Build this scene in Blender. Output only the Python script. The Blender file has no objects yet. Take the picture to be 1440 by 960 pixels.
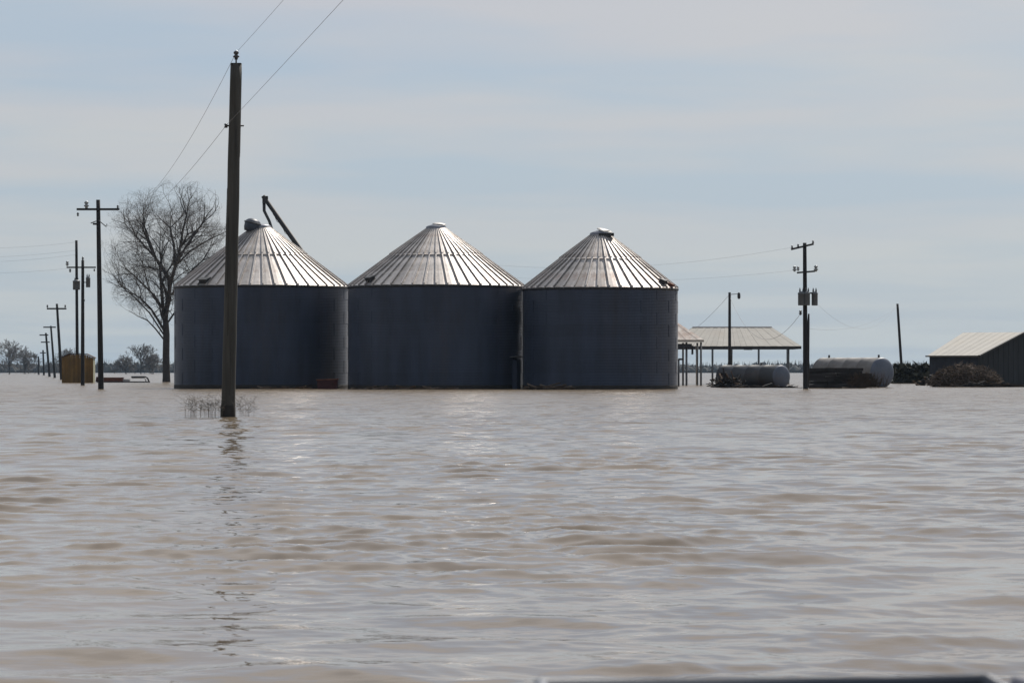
import bpy, bmesh, math, random
import numpy as np
from mathutils import Vector, Matrix, noise

random.seed(11)
R = math.radians
PI = math.pi
scene = bpy.context.scene
COL = scene.collection

# ------------------------------------------------------------------ camera
FPX, CAMH, HOR = 5000.0, 1.3, 521.5      # focal length in photo pixels, eye height, horizon row
cd = bpy.data.cameras.new('camera')
cam = bpy.data.objects.new('camera', cd)
COL.objects.link(cam)
cam.location = (0, 0, CAMH)
cam.rotation_euler = (R(90), 0, 0)
cd.sensor_width = 36
cd.lens = 36 * FPX / 1440
cd.shift_y = (HOR - 480) / 1440
cd.clip_start = 0.2
cd.clip_end = 30000
cd.dof.use_dof = True
cd.dof.focus_distance = 180
cd.dof.aperture_fstop = 22
scene.camera = cam

def P(px, py, Y):
    """the point at depth Y metres that stands at this place of the photograph"""
    return Vector(((px - 720) / FPX * Y, Y, CAMH - (py - HOR) / FPX * Y))

# ------------------------------------------------------------------ light
SUN_EL, SUN_AZ = R(48), R(26)
world = bpy.data.worlds.new('World')
scene.world = world
world.use_nodes = True
wn, wl = world.node_tree.nodes, world.node_tree.links
wn.clear()
out = wn.new('ShaderNodeOutputWorld')
bg = wn.new('ShaderNodeBackground')
bg.inputs['Strength'].default_value = 0.1
sky = wn.new('ShaderNodeTexSky')
sky.sky_type = 'NISHITA'
sky.sun_disc = False
sky.sun_elevation = SUN_EL
sky.sun_rotation = SUN_AZ
sky.dust_density = 1.0
tc = wn.new('ShaderNodeTexCoord')
sep = wn.new('ShaderNodeSeparateXYZ')
wl.new(tc.outputs['Generated'], sep.inputs[0])
def wmath(op, a, b=None, clamp=False):
    n = wn.new('ShaderNodeMath'); n.operation = op; n.use_clamp = clamp
    for i, v in enumerate((a, b)):
        if v is None: continue
        if isinstance(v, (int, float)): n.inputs[i].default_value = v
        else: wl.new(v, n.inputs[i])
    return n.outputs[0]
zc = wmath('ADD', wmath('MAXIMUM', sep.outputs['Z'], 0.0), 0.055)
comb = wn.new('ShaderNodeCombineXYZ')
wl.new(wmath('DIVIDE', sep.outputs['X'], zc), comb.inputs['X'])
wl.new(wmath('DIVIDE', sep.outputs['Y'], zc), comb.inputs['Y'])
def wnoise(scale, detail, rough, off):
    mp = wn.new('ShaderNodeMapping')
    mp.inputs['Location'].default_value = off
    mp.inputs['Rotation'].default_value = (0, 0, 0.06)
    wl.new(comb.outputs[0], mp.inputs['Vector'])
    n = wn.new('ShaderNodeTexNoise')
    n.inputs['Scale'].default_value = scale
    n.inputs['Detail'].default_value = detail
    n.inputs['Roughness'].default_value = rough
    wl.new(mp.outputs[0], n.inputs['Vector'])
    return n.outputs['Fac']
def wramp(v, stops):
    r = wn.new('ShaderNodeValToRGB')
    e = r.color_ramp.elements
    while len(e) < len(stops): e.new(0.5)
    for i, (p, c) in enumerate(stops):
        e[i].position = p; e[i].color = (*c, 1)
    wl.new(v, r.inputs['Fac'])
    return r.outputs['Color']
# thin veil of high cloud: its thickness from streaky noise on a flat layer overhead
veil = wramp(wnoise(0.62, 5, 0.5, (11.9, 4.6, 0)), [(0.40, (0.46,)*3), (0.58, (1.0,)*3)])
tint = wramp(wnoise(0.4, 3, 0.5, (11.3, 2.2, 0)), [(0.35, (0.525, 0.545, 0.615)), (0.65, (0.605, 0.60, 0.605))])
low = wramp(wmath('MAXIMUM', sep.outputs['Z'], 0.0), [(0.0, (1.0,)*3), (0.05, (0.55,)*3), (0.13, (0.0,)*3)])
mixlow = wn.new('ShaderNodeMixRGB')
mixlow.inputs[2].default_value = (0.525, 0.575, 0.59, 1)
wl.new(low, mixlow.inputs[0]); wl.new(tint, mixlow.inputs[1])
cl = wn.new('ShaderNodeVectorMath'); cl.operation = 'SCALE'
wl.new(mixlow.outputs[0], cl.inputs[0]); cl.inputs['Scale'].default_value = 9.3
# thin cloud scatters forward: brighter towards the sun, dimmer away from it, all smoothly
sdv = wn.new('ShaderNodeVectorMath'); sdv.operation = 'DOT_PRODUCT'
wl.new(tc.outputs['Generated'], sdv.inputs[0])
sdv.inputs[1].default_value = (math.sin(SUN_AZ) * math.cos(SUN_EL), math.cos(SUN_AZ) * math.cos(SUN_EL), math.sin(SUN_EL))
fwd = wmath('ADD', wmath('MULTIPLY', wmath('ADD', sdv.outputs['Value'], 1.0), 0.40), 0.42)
blue = wn.new('ShaderNodeMixRGB')          # clear air between the streaks
blue.inputs[0].default_value = 0.7
wl.new(sky.outputs[0], blue.inputs[1])
blue.inputs[2].default_value = (2.3, 3.9, 5.9, 1)
mixc = wn.new('ShaderNodeMixRGB')
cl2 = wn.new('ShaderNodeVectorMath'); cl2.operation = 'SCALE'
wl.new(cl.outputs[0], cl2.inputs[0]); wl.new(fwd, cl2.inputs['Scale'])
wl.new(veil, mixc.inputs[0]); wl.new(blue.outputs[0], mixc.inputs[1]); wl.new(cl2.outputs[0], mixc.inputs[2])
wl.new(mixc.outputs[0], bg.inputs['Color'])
wl.new(bg.outputs[0], out.inputs['Surface'])

sl = bpy.data.lights.new('sun', 'SUN')
sl.energy = 4.8
sl.angle = R(0.8)
sl.color = (1.0, 0.93, 0.84)
sun = bpy.data.objects.new('sun', sl)
COL.objects.link(sun)
S = Vector((math.sin(SUN_AZ) * math.cos(SUN_EL), math.cos(SUN_AZ) * math.cos(SUN_EL), math.sin(SUN_EL)))
sun.rotation_euler = S.to_track_quat('Z', 'Y').to_euler()
sun.location = (0, 0, 60)

scene.view_settings.view_transform = 'Standard'
scene.view_settings.look = 'None'
scene.view_settings.exposure = 0
scene.view_settings.gamma = 1
scene.view_settings.use_curve_mapping = False

# ------------------------------------------------------------------ materials
MAT = {}
def mat(name, col, rough=0.7, metal=0.0, var=0.25, scale=3.0, stretch=(1, 1, 1), bump=0.0, bscale=None,
        stain=None, stain_amt=0.5, objvar=0.0, spec=0.5, aniso=0.0):
    if name in MAT: return MAT[name]
    m = bpy.data.materials.new(name)
    m.use_nodes = True
    n, l = m.node_tree.nodes, m.node_tree.links
    b = n['Principled BSDF']
    b.inputs['Roughness'].default_value = rough
    b.inputs['Metallic'].default_value = metal
    b.inputs['Specular IOR Level'].default_value = spec
    t = n.new('ShaderNodeTexCoord')
    mp = n.new('ShaderNodeMapping'); mp.inputs['Scale'].default_value = stretch
    l.new(t.outputs['Object'], mp.inputs[0])
    nz = n.new('ShaderNodeTexNoise')
    nz.inputs['Scale'].default_value = scale; nz.inputs['Detail'].default_value = 6; nz.inputs['Roughness'].default_value = .6
    l.new(mp.outputs[0], nz.inputs['Vector'])
    r = n.new('ShaderNodeValToRGB')
    e = r.color_ramp.elements
    e[0].position, e[1].position = 0.3, 0.7
    e[0].color = (*[c * (1 - var) for c in col], 1)
    e[1].color = (*[min(1, c * (1 + var)) for c in col], 1)
    l.new(nz.outputs['Fac'], r.inputs['Fac'])
    cur = r.outputs['Color']
    if stain:
        n2 = n.new('ShaderNodeTexNoise')
        n2.inputs['Scale'].default_value = scale * 0.35; n2.inputs['Detail'].default_value = 8; n2.inputs['Roughness'].default_value = .7
        l.new(mp.outputs[0], n2.inputs['Vector'])
        r2 = n.new('ShaderNodeValToRGB')
        r2.color_ramp.elements[0].position = 0.52; r2.color_ramp.elements[1].position = 0.72
        r2.color_ramp.elements[0].color = (0, 0, 0, 1)
        r2.color_ramp.elements[1].color = (stain_amt,) * 3 + (1,)
        l.new(n2.outputs['Fac'], r2.inputs['Fac'])
        mx = n.new('ShaderNodeMixRGB')
        l.new(r2.outputs['Color'], mx.inputs[0]); l.new(cur, mx.inputs[1]); mx.inputs[2].default_value = (*stain, 1)
        cur = mx.outputs[0]
    if objvar:
        oi = n.new('ShaderNodeObjectInfo')
        mr = n.new('ShaderNodeMapRange')
        mr.inputs['To Min'].default_value = 1 - objvar; mr.inputs['To Max'].default_value = 1 + objvar
        l.new(oi.outputs['Random'], mr.inputs['Value'])
        vm = n.new('ShaderNodeVectorMath'); vm.operation = 'SCALE'
        l.new(cur, vm.inputs[0]); l.new(mr.outputs[0], vm.inputs['Scale'])
        cur = vm.outputs[0]
    l.new(cur, b.inputs['Base Color'])
    if bump:
        bp = n.new('ShaderNodeBump')
        bp.inputs['Distance'].default_value = bump
        n3 = n.new('ShaderNodeTexNoise'); n3.inputs['Scale'].default_value = bscale or scale * 3; n3.inputs['Detail'].default_value = 4
        l.new(mp.outputs[0], n3.inputs['Vector']); l.new(n3.outputs['Fac'], bp.inputs['Height'])
        l.new(bp.outputs[0], b.inputs['Normal'])
    MAT[name] = m
    return m

M_WALL = mat('weathered_blue_steel', (0.031, 0.042, 0.069), .5, 0.0, .30, .8, (1, 1, .18), .004, 3,
             stain=(.060, .045, .038), stain_amt=.40, objvar=.07, spec=.35)
MAT['weathered_blue_steel'].node_tree.nodes['Principled BSDF'].inputs['Sheen Weight'].default_value = .12
MAT['weathered_blue_steel'].node_tree.nodes['Principled BSDF'].inputs['Sheen Roughness'].default_value = .3
M_BASE = mat('water_stained_steel', (0.02, 0.016, 0.013), .8, 0, .4, 2)
M_ROOF = mat('galvanised_roof', (0.40, 0.375, 0.355), .49, .85, .25, 1.6, (1, 1, 1), .006, 2.0,
             stain=(.17, .095, .065), stain_amt=.75, objvar=.16)
M_RING = mat('galvanised_trim', (0.30, 0.30, 0.31), .5, .7, .2, 4)
M_CAP = mat('cap_steel', (0.16, 0.17, 0.20), .5, .5, .2, 4)
M_DARK2 = mat('blue_grey_vent', (0.045, 0.055, 0.075), .5, .2, .2, 4)
M_LID = mat('pale_lid', (0.50, 0.48, 0.45), .5, .1, .1, 4)
M_DARK = mat('dark_steel', (0.03, 0.031, 0.034), .6, .3, .3, 4)
M_POLE = mat('weathered_pole_wood', (0.052, 0.050, 0.043), .85, 0, .45, 7, (1, 1, .06), .012, 9,
             stain=(.024, .020, .018), stain_amt=.8)
M_POLE2 = mat('creosoted_pole_wood', (0.014, 0.013, 0.013), .85, 0, .35, 5, (1, 1, .08))
M_INS = mat('dark_porcelain', (0.05, 0.05, 0.055), .25, 0, .1, 5)
M_INSG = mat('grey_porcelain', (0.25, 0.27, 0.28), .3, 0, .1, 5)
M_TRAFO = mat('transformer_grey', (0.10, 0.11, 0.12), .5, .1, .15, 4)
M_WIRE = mat('wire_metal', (0.22, 0.22, 0.23), .6, .3, .1, 4)
M_BARK = mat('grey_bark', (0.040, 0.036, 0.034), .9, 0, .3, 3)
M_TWIG = mat('bare_twig', (0.10, 0.088, 0.078), .9, 0, .3, 3)
M_FARWOOD = mat('distant_bare_wood', (0.055, 0.055, 0.050), .95, 0, .4, .05)
M_TANK = mat('tank_steel', (0.028, 0.031, 0.037), .55, .1, .25, 1.2, (1, 1, 1), .004, 5, stain=(.07, .045, .035), stain_amt=.6)
M_TANK2 = mat('pale_tank_steel', (0.09, 0.108, 0.145), .5, .05, .22, 1.1, (1, 1, 1), .004, 5, stain=(.10, .07, .055), stain_amt=.6)
M_TANK3 = mat('warm_grey_tank_steel', (0.15, 0.142, 0.135), .6, .0, .25, 1.3, (1, 1, 1), .004, 5, stain=(.06, .04, .03), stain_amt=.8)
M_CREAM = mat('weathered_pale_roof', (0.27, 0.26, 0.235), .75, .0, .12, .9, (1, 1, 1), .0, 3,
              stain=(.24, .19, .15), stain_amt=.5, objvar=.05)
M_WHITE = mat('white_metal_roof', (0.36, 0.345, 0.31), .7, .0, .08, .7, stain=(.33, .29, .22), stain_amt=.4, objvar=.04)
M_RUSTROOF = mat('rusty_pale_roof', (0.68, 0.61, 0.54), .6, .0, .15, 1.2, stain=(.30, .12, .05), stain_amt=.85, objvar=.08)
M_BARN = mat('dark_barn_board', (0.020, 0.024, 0.034), .85, 0, .3, 2, (1, 1, .3), objvar=.2)
M_BARN2 = mat('barn_gable_board', (0.012, 0.015, 0.018), .85, 0, .3, 2, (1, 1, .3), objvar=.2)
M_OCHRE = mat('ochre_board', (0.15, 0.085, 0.022), .85, 0, .35, 1.4, (1, 1, .5), stain=(.06, .07, .04), stain_amt=.75, objvar=.22)
M_OCHRE_LIT = mat('sunlit_ochre_board', (0.25, 0.25, 0.17), .85, 0, .15, 1.4)  # paler ochre: sun on the shed's right wall put into its colour
M_RUST = mat('rust', (0.13, 0.045, 0.025), .9, 0, .4, 3)
M_REDRUST = mat('rusty_red_paint', (0.045, 0.010, 0.009), .8, 0, .35, 3)
M_PIPE = mat('bare_pipe', (0.45, 0.44, 0.42), .5, .4, .2, 3)
M_REED = mat('dead_reed', (0.14, 0.12, 0.095), .9, 0, .35, 4)
M_BRUSH = mat('brown_brush', (0.075, 0.050, 0.032), .95, 0, .5, 1.5, objvar=.3)
M_BRUSHL = mat('pale_brush', (0.17, 0.13, 0.10), .95, 0, .4, 2)
M_HEDGE = mat('dull_olive_scrub', (0.035, 0.036, 0.022), .95, 0, .5, 1)
M_TIMBER = mat('dark_wet_timber', (0.022, 0.019, 0.018), .85, 0, .5, 1.4, objvar=.35)
M_POST = mat('grey_post', (0.10, 0.105, 0.11), .7, .1, .2, 3)
M_BOAT = mat('boat_paint', (0.075, 0.085, 0.105), .5, .2, .15, 3)
M_CHROME = mat('polished_aluminium', (0.22, 0.22, 0.25), .6, .6, .05, 3)
M_MUD = mat('mud', (0.12, 0.085, 0.06), .9, 0, .3, .3)

# ------------------------------------------------------------------ mesh helpers
class MB:
    def __init__(s): s.v = []; s.f = []
    def add(s, vs, fs):
        o = len(s.v); s.v += [tuple(v) for v in vs]; s.f += [tuple(i + o for i in f) for f in fs]; return s
    def box(s, c, d, rot=None):
        c = Vector(c); hx, hy, hz = d[0] / 2, d[1] / 2, d[2] / 2
        vs = [Vector((x, y, z)) for x in (-hx, hx) for y in (-hy, hy) for z in (-hz, hz)]
        if rot: vs = [rot @ v for v in vs]
        return s.add([v + c for v in vs], [(0, 1, 3, 2), (4, 6, 7, 5), (0, 4, 5, 1), (2, 3, 7, 6), (0, 2, 6, 4), (1, 5, 7, 3)])
    def tube(s, pts, rad, n=8, cap=True):
        pts = [Vector(p) for p in pts]
        if isinstance(rad, (int, float)): rad = [rad] * len(pts)
        vs, fs = [], []
        prev = None
        for i, p in enumerate(pts):
            d = (pts[min(i + 1, len(pts) - 1)] - pts[max(i - 1, 0)])
            d = d.normalized() if d.length > 1e-9 else Vector((0, 0, 1))
            if prev is None:
                u = d.orthogonal().normalized()
            else:
                u = (prev - d * prev.dot(d))
                u = u.normalized() if u.length > 1e-6 else d.orthogonal().normalized()
            prev = u
            w = d.cross(u)
            for k in range(n):
                a = 2 * PI * k / n
                vs.append(p + (u * math.cos(a) + w * math.sin(a)) * rad[i])
        for i in range(len(pts) - 1):
            for k in range(n):
                a, b = i * n + k, i * n + (k + 1) % n
                fs.append((a, b, b + n, a + n))
        if cap:
            fs.append(tuple(range(n - 1, -1, -1)))
            fs.append(tuple((len(pts) - 1) * n + k for k in range(n)))
        return s.add(vs, fs)
    def lathe(s, prof, n=48, a0=0.0, a1=2 * PI, axis=None):
        """profile of (radius, z) turned about z"""
        full = abs(a1 - a0 - 2 * PI) < 1e-6
        m = n if full else n + 1
        vs = [(r * math.cos(a0 + (a1 - a0) * k / n), r * math.sin(a0 + (a1 - a0) * k / n), z) for r, z in prof for k in range(m)]
        if axis is not None: vs = [axis @ Vector(v) for v in vs]
        fs = []
        for i in range(len(prof) - 1):
            for k in range(n):
                a, b = i * m + k, i * m + (k + 1) % m
                fs.append((a, b, b + m, a + m))
        return s.add(vs, fs)
    def mesh(s, name, material, smooth=False):
        me = bpy.data.meshes.new(name)
        me.from_pydata(s.v, [], s.f)
        me.materials.append(material)
        if smooth: me.polygons.foreach_set('use_smooth', [True] * len(me.polygons))
        me.update()
        return me
    def build(s, name, material, parent=None, smooth=False, loc=None):
        return link(name, s.mesh(name, material, smooth), parent, loc)

def link(name, me, parent=None, loc=None):
    o = bpy.data.objects.new(name, me)
    COL.objects.link(o)
    if parent: o.parent = parent
    if loc is not None: o.location = loc
    return o

def tag(o, label=None, cat=None, group=None, kind=None):
    if label: o['label'] = label
    if cat: o['category'] = cat
    if group: o['group'] = group
    if kind: o['kind'] = kind
    return o

def thing(name, label, cat, loc, rz=0.0, group=None):
    o = bpy.data.objects.new(name, None)
    o.empty_display_size = .3
    COL.objects.link(o)
    o.location = loc; o.rotation_euler = (0, 0, rz)
    return tag(o, label, cat, group)

# ------------------------------------------------------------------ the flood water
GZ = -1.6
def build_water():
    rng = np.random.default_rng(5)
    Y0, Y1 = 8.0, 330.0
    ys = [Y0]
    while ys[-1] < Y1:
        y = ys[-1]
        ys.append(y + max(0.018, 0.00165 * y))
    ys = np.array(ys); NC = 430
    u = np.linspace(-1, 1, NC)
    half = 0.7 + ys * 0.20
    X = (half[:, None] * u[None, :])
    Y = np.repeat(ys[:, None], NC, 1)
    Z = np.zeros_like(X); DX = np.zeros_like(X); DY = np.zeros_like(X)
    wind = R(-100)
    dy = np.gradient(ys)[:, None]
    comps = []
    for lam0, lam1, n, slope, spread in ((1.8, 4.0, 8, .022, .35), (0.7, 1.6, 16, .072, .5), (0.32, 0.65, 22, .060, .7), (0.13, 0.3, 22, .056, 1.0)):
        for i in range(n):
            lam = lam0 * (lam1 / lam0) ** rng.random()
            th = wind + rng.normal() * spread
            s = slope * math.sqrt(2.0 / n)
            comps.append((lam, th, s, rng.random() * 2 * PI))
    # gusts: patches where the chop is stronger or calmer
    G = np.zeros_like(X)
    for i in range(9):
        th = rng.random() * 2 * PI; lam = 6 + 26 * rng.random()
        G += np.sin(2 * PI / lam * (X * math.cos(th) + Y * math.sin(th)) + rng.random() * 6.28)
    G = 1.0 + 0.16 * G
    G = np.clip(G, .45, 1.6)
    for lam, th, s, ph in comps:
        k = 2 * PI / lam
        a = s / k
        cx, cy = math.cos(th), math.sin(th)
        arg = k * (X * cx + Y * cy) + ph
        fade = np.clip((lam / dy - 1.6) / 2.0, 0, 1)
        g = G if lam < 1.2 else 1.0
        Z += a * fade * g * np.cos(arg)
        q = 0.75 * a * fade * g
        DX -= q * cx * np.sin(arg); DY -= q * cy * np.sin(arg)
    edge = np.minimum(1, np.minimum((1 - np.abs(u))[None, :] * 25, np.minimum((Y - Y0) * 2, (Y1 - Y) / 20)))
    edge = np.clip(edge, 0, 1)
    X = X + DX * edge; Y = Y + DY * edge; Z = Z * edge
    nr, nc = X.shape
    co = np.stack([X, Y, Z], -1).reshape(-1, 3)
    L = 8000.0
    outer = np.array([(-L, -1500, 0), (L, -1500, 0), (L, L, 0), (-L, L, 0)], float)
    base = len(co)
    co = np.vstack([co, outer])
    idx = np.arange(nr * nc).reshape(nr, nc)
    q = np.stack([idx[:-1, :-1], idx[:-1, 1:], idx[1:, 1:], idx[1:, :-1]], -1).reshape(-1, 4)
    c00, c01, c10, c11 = idx[0, 0], idx[0, -1], idx[-1, 0], idx[-1, -1]
    ring = np.array([(base, base + 1, c01, c00), (base + 1, base + 2, c11, c01), (base + 2, base + 3, c10, c11), (base + 3, base, c00, c10)])
    q = np.vstack([q, ring]).astype(np.int32)
    me = bpy.data.meshes.new('water')
    me.vertices.add(len(co)); me.vertices.foreach_set('co', co.astype(np.float32).ravel())
    me.loops.add(q.size); me.loops.foreach_set('vertex_index', q.ravel())
    me.polygons.add(len(q)); me.polygons.foreach_set('loop_start', np.arange(0, q.size, 4, dtype=np.int32))
    me.polygons.foreach_set('use_smooth', np.ones(len(q), bool))
    me.update(calc_edges=True)
    m = bpy.data.materials.new('muddy_water'); m.use_nodes = True
    n, l = m.node_tree.nodes, m.node_tree.links
    b = n['Principled BSDF']
    b.inputs['IOR'].default_value = 1.33
    b.inputs['Roughness'].default_value = 0.05
    t = n.new('ShaderNodeTexCoord')
    mp = n.new('ShaderNodeMapping'); mp.inputs['Scale'].default_value = (.5, .12, 1)
    l.new(t.outputs['Object'], mp.inputs[0])
    nz = n.new('ShaderNodeTexNoise'); nz.inputs['Scale'].default_value = 1.0; nz.inputs['Detail'].default_value = 3
    l.new(mp.outputs[0], nz.inputs['Vector'])
    r = n.new('ShaderNodeValToRGB')
    r.color_ramp.elements[0].position = .35; r.color_ramp.elements[0].color = (.132, .101, .067, 1)
    r.color_ramp.elements[1].position = .65; r.color_ramp.elements[1].color = (.178, .138, .093, 1)
    l.new(nz.outputs['Fac'], r.inputs['Fac']); l.new(r.outputs['Color'], b.inputs['Base Color'])
    # ripples smaller than the mesh carries
    mp2 = n.new('ShaderNodeMapping'); mp2.inputs['Scale'].default_value = (1, 1.5, 1); mp2.inputs['Rotation'].default_value = (0, 0, .15)
    l.new(t.outputs['Object'], mp2.inputs[0])
    hs = []
    for sc, det, w in ((1.6, 2, .15), (9.0, 3, .0022)):
        w2 = n.new('ShaderNodeTexNoise'); w2.inputs['Scale'].default_value = sc; w2.inputs['Detail'].default_value = det
        l.new(mp2.outputs[0], w2.inputs['Vector'])
        mm = n.new('ShaderNodeMath'); mm.operation = 'MULTIPLY'; mm.inputs[1].default_value = w
        l.new(w2.outputs['Fac'], mm.inputs[0]); hs.append(mm.outputs[0])
    # the wider ripple layer only where the mesh is too coarse to carry those waves
    sp = n.new('ShaderNodeSeparateXYZ'); l.new(t.outputs['Object'], sp.inputs[0])
    mr = n.new('ShaderNodeMapRange'); mr.inputs['From Min'].default_value = 40; mr.inputs['From Max'].default_value = 200
    l.new(sp.outputs['Y'], mr.inputs['Value'])
    m2 = n.new('ShaderNodeMath'); m2.operation = 'MULTIPLY'; l.new(hs[0], m2.inputs[0]); l.new(mr.outputs[0], m2.inputs[1])
    ad = n.new('ShaderNodeMath'); ad.operation = 'ADD'; l.new(m2.outputs[0], ad.inputs[0]); l.new(hs[1], ad.inputs[1])
    rr = n.new('ShaderNodeMapRange'); rr.inputs['From Min'].default_value = 30; rr.inputs['From Max'].default_value = 170
    rr.inputs['To Min'].default_value = .02; rr.inputs['To Max'].default_value = .20
    l.new(sp.outputs['Y'], rr.inputs['Value']); l.new(rr.outputs[0], b.inputs['Roughness'])
    bp = n.new('ShaderNodeBump'); bp.inputs['Distance'].default_value = 1.0; bp.inputs['Strength'].default_value = 1.0
    l.new(ad.outputs[0], bp.inputs['Height']); l.new(bp.outputs[0], b.inputs['Normal'])
    me.materials.append(m)
    tag(link('water', me), kind='structure')
build_water()

g = MB()
g.add([(-8000, -1500, GZ), (8000, -1500, GZ), (8000, 8000, GZ), (-8000, 8000, GZ)], [(0, 1, 2, 3)])
tag(g.build('ground', M_MUD), kind='structure')

# ------------------------------------------------------------------ grain bins
def grain_bin(px, rpx, yc, eave_py, apex_py, npan, label, strip=False):
    """px: centre column, rpx: half width, yc: depth of its centre"""
    Rr = rpx / FPX * yc
    x = (px - 720) / FPX * yc
    front = yc - Rr
    ze = CAMH - (eave_py - HOR) / FPX * front * 1.0 - 0.02
    za = CAMH - (apex_py - HOR) / FPX * yc
    wallr = Rr - 0.03
    root = thing('grain_bin', label, 'grain bin', (x, yc, GZ), group='steel grain bins standing in the flood water')
    Z0 = -GZ
    ze, za = ze + Z0, za + Z0
    nring = 8
    hr = (ze - 0.05 - (Z0 + 0.30)) / nring
    # concrete footing / stained bottom course
    bc = MB(); nb = 180; vs = []
    for k in range(nb):
        a = 2 * PI * k / nb
        top = Z0 + .20 + .16 * abs(noise.noise(Vector((math.cos(a) * 5 + x, math.sin(a) * 5, 1)))) + .10 * noise.noise(Vector((math.cos(a) * 22, math.sin(a) * 22, x)))
        for zz in (0, top, Z0 + .305): vs.append(((wallr + (.020 if zz == top else -.02 if zz > top else .020)) * math.cos(a), (wallr + (.020 if zz <= top else -.02)) * math.sin(a), max(zz, 0)))
    bc.add(vs, [f for k in range(nb) for f in ((k * 3, (k + 1) % nb * 3, (k + 1) % nb * 3 + 1, k * 3 + 1), (k * 3 + 1, (k + 1) % nb * 3 + 1, (k + 1) % nb * 3 + 2, k * 3 + 2))])
    bc.build('base_course', M_BASE, root)
    for i in range(nring):
        z0 = Z0 + 0.30 + i * hr
        prof = []
        nc = 8
        for k in range(nc * 4 + 1):
            z = z0 + hr * k / (nc * 4)
            prof.append((wallr + 0.005 * math.cos(2 * PI * k / 4) + (0.006 if i % 2 else 0), z))
        prof.append((wallr - .03, z0 + hr))
        m = MB().lathe(prof, 144)
        ns = 12
        for k in range(ns):                                   # lapped, bolted sheet joints
            a = 2 * PI * (k + (i % 2) * .5) / ns
            c = Vector((math.cos(a) * (wallr + .018), math.sin(a) * (wallr + .018), z0 + hr / 2))
            m.box(c, (.014, .10, hr - .02), Matrix.Rotation(a, 3, 'Z'))
        m.build('wall_ring', M_WALL, root, False)
    # roof: one panel per sector, each with a raised rib on its edge
    rt = 0.62
    ro = Rr + 0.02
    slope = (za - ze - .10) / (ro - rt)
    def zr(r): return ze + (ro - r) * slope
    da = 2 * PI / npan
    p = MB()
    rows = [ro, ro * .53, ro * .525, rt]
    vs = []
    for j, r in enumerate(rows):
        lift = 0.05 if j >= 2 else 0.0
        for (t, h) in ((0.0, 0.0), (0.33, .012), (.66, .012), (1.0, 0.0)):
            a = da * t
            vs.append((r * math.cos(a), r * math.sin(a), zr(r) + h + lift))
    fs = []
    for j in range(3):
        for k in range(3):
            a = j * 4 + k
            fs.append((a, a + 1, a + 5, a + 4))
    p.add(vs, fs)
    # rib
    for (ra, rb, lift) in ((ro + .01, ro * .53, 0.0), (ro * .53, rt, .05)):
        hw0, hh0 = .045, .14
        vv = []
        for r in (ra, rb):
            z = zr(r) + lift
            hw = hw0 if r > 2 else .022
            hh = hh0 if r > 2 else .05
            vv += [(r, -hw, z - .02), (r, -hw, z + hh), (r, hw, z + hh), (r, hw, z - .02)]
        p.add(vv, [(0, 1, 5, 4), (1, 2, 6, 5), (2, 3, 7, 6), (0, 3, 2, 1), (4, 5, 6, 7)])
    pm = p.mesh('roof_panel', M_ROOF)
    for k in range(npan):
        o = link('roof_panel', pm, root)
        o.rotation_euler = (0, 0, da * k + .02)
    # eave angle, mid ring, ventilation collar and cap
    MB().lathe([(wallr + .03, ze - .16), (ro + .03, ze - .10), (ro + .03, ze - .03), (ro - .1, ze - .03)], 120).build('eave_ring', M_DARK, root, True)
    rm = ro * .53
    ring = MB().lathe([(rm + .07, zr(rm) - .03), (rm + .07, zr(rm) + .05), (rm - .05, zr(rm) + .09), (rm - .05, zr(rm))], npan)
    ring.build('stiffener_ring', M_ROOF, root)
    MB().lathe([(rt + .12, zr(rt) - .10), (rt + .12, zr(rt) + .10), (rt - .05, zr(rt) + .19), (.30, zr(rt) + .27), (0.001, zr(rt) + .29)], 32).build('roof_collar', M_CAP, root, True)
    for k in range(2):
        a = R(-128 + 76 * k) if strip else R(-140 + 60 * k)
    return root, Rr, ze, za, zr, rt, x, yc

b1 = grain_bin(367.5, 122.6, 264.5, 400, 318, 46, 'leftmost of the three grain bins, with auger tubes rising behind its roof')
b2 = grain_bin(613.3, 124.4, 258, 399.5, 319, 48, 'middle of the three grain bins, with a bare low cap on its roof')
b3 = grain_bin(844, 109.5, 255, 403, 328, 42, 'rightmost of the three grain bins, with a white lid tipped open on its peak')

def eave_hatch(b, az, w=.62, d=.5, h=.34, rr=.93, m=M_DARK):
    root, Rr, ze, za, zr, rt, x, yc = b
    r = Rr * rr
    a = R(az)
    o = MB().box((0, 0, 0), (d, w, h), None)
    o.box((0, 0, h / 2 + .03), (d + .12, w + .12, .05))
    q = o.build('roof_hatch', m, root)
    q.location = (r * math.cos(a), r * math.sin(a), zr(r) + h * .35)
    q.rotation_euler = (0, 0.35, a)
    return q
eave_hatch(b1, -128, .75, .45, .25, .95)
eave_hatch(b2, -141, .60, .45, .30, .93)
eave_hatch(b3, -32, .45, .4, .28, .93, M_DARK)
eave_hatch(b3, -24, .3, .4, .16, .97, M_RUST)
# big round vent drum beside the first bin's peak
root, Rr, ze, za, zr, rt, x, yc = b1
def vent_drum(b):
    root, Rr, ze, za, zr, rt, x, yc = b
    rot = Matrix.Rotation(R(14), 3, 'Y')
    v = MB().lathe([(0.001, -.35), (.52, -.35), (.60, -.1), (.62, .22), (.56, .42), (.40, .56), (.20, .63), (0.001, .65)], 28, axis=rot).build('vent_drum', M_DARK2, root, True)
    rr = 0.55
    v.location = (-.66, -.35, zr(rt) + .02)
    c = MB().lathe([(.66, .24), (.68, .34), (.60, .36)], 28, axis=rot).build('drum_rim', M_DARK, v, True)
vent_drum(b1)
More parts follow.
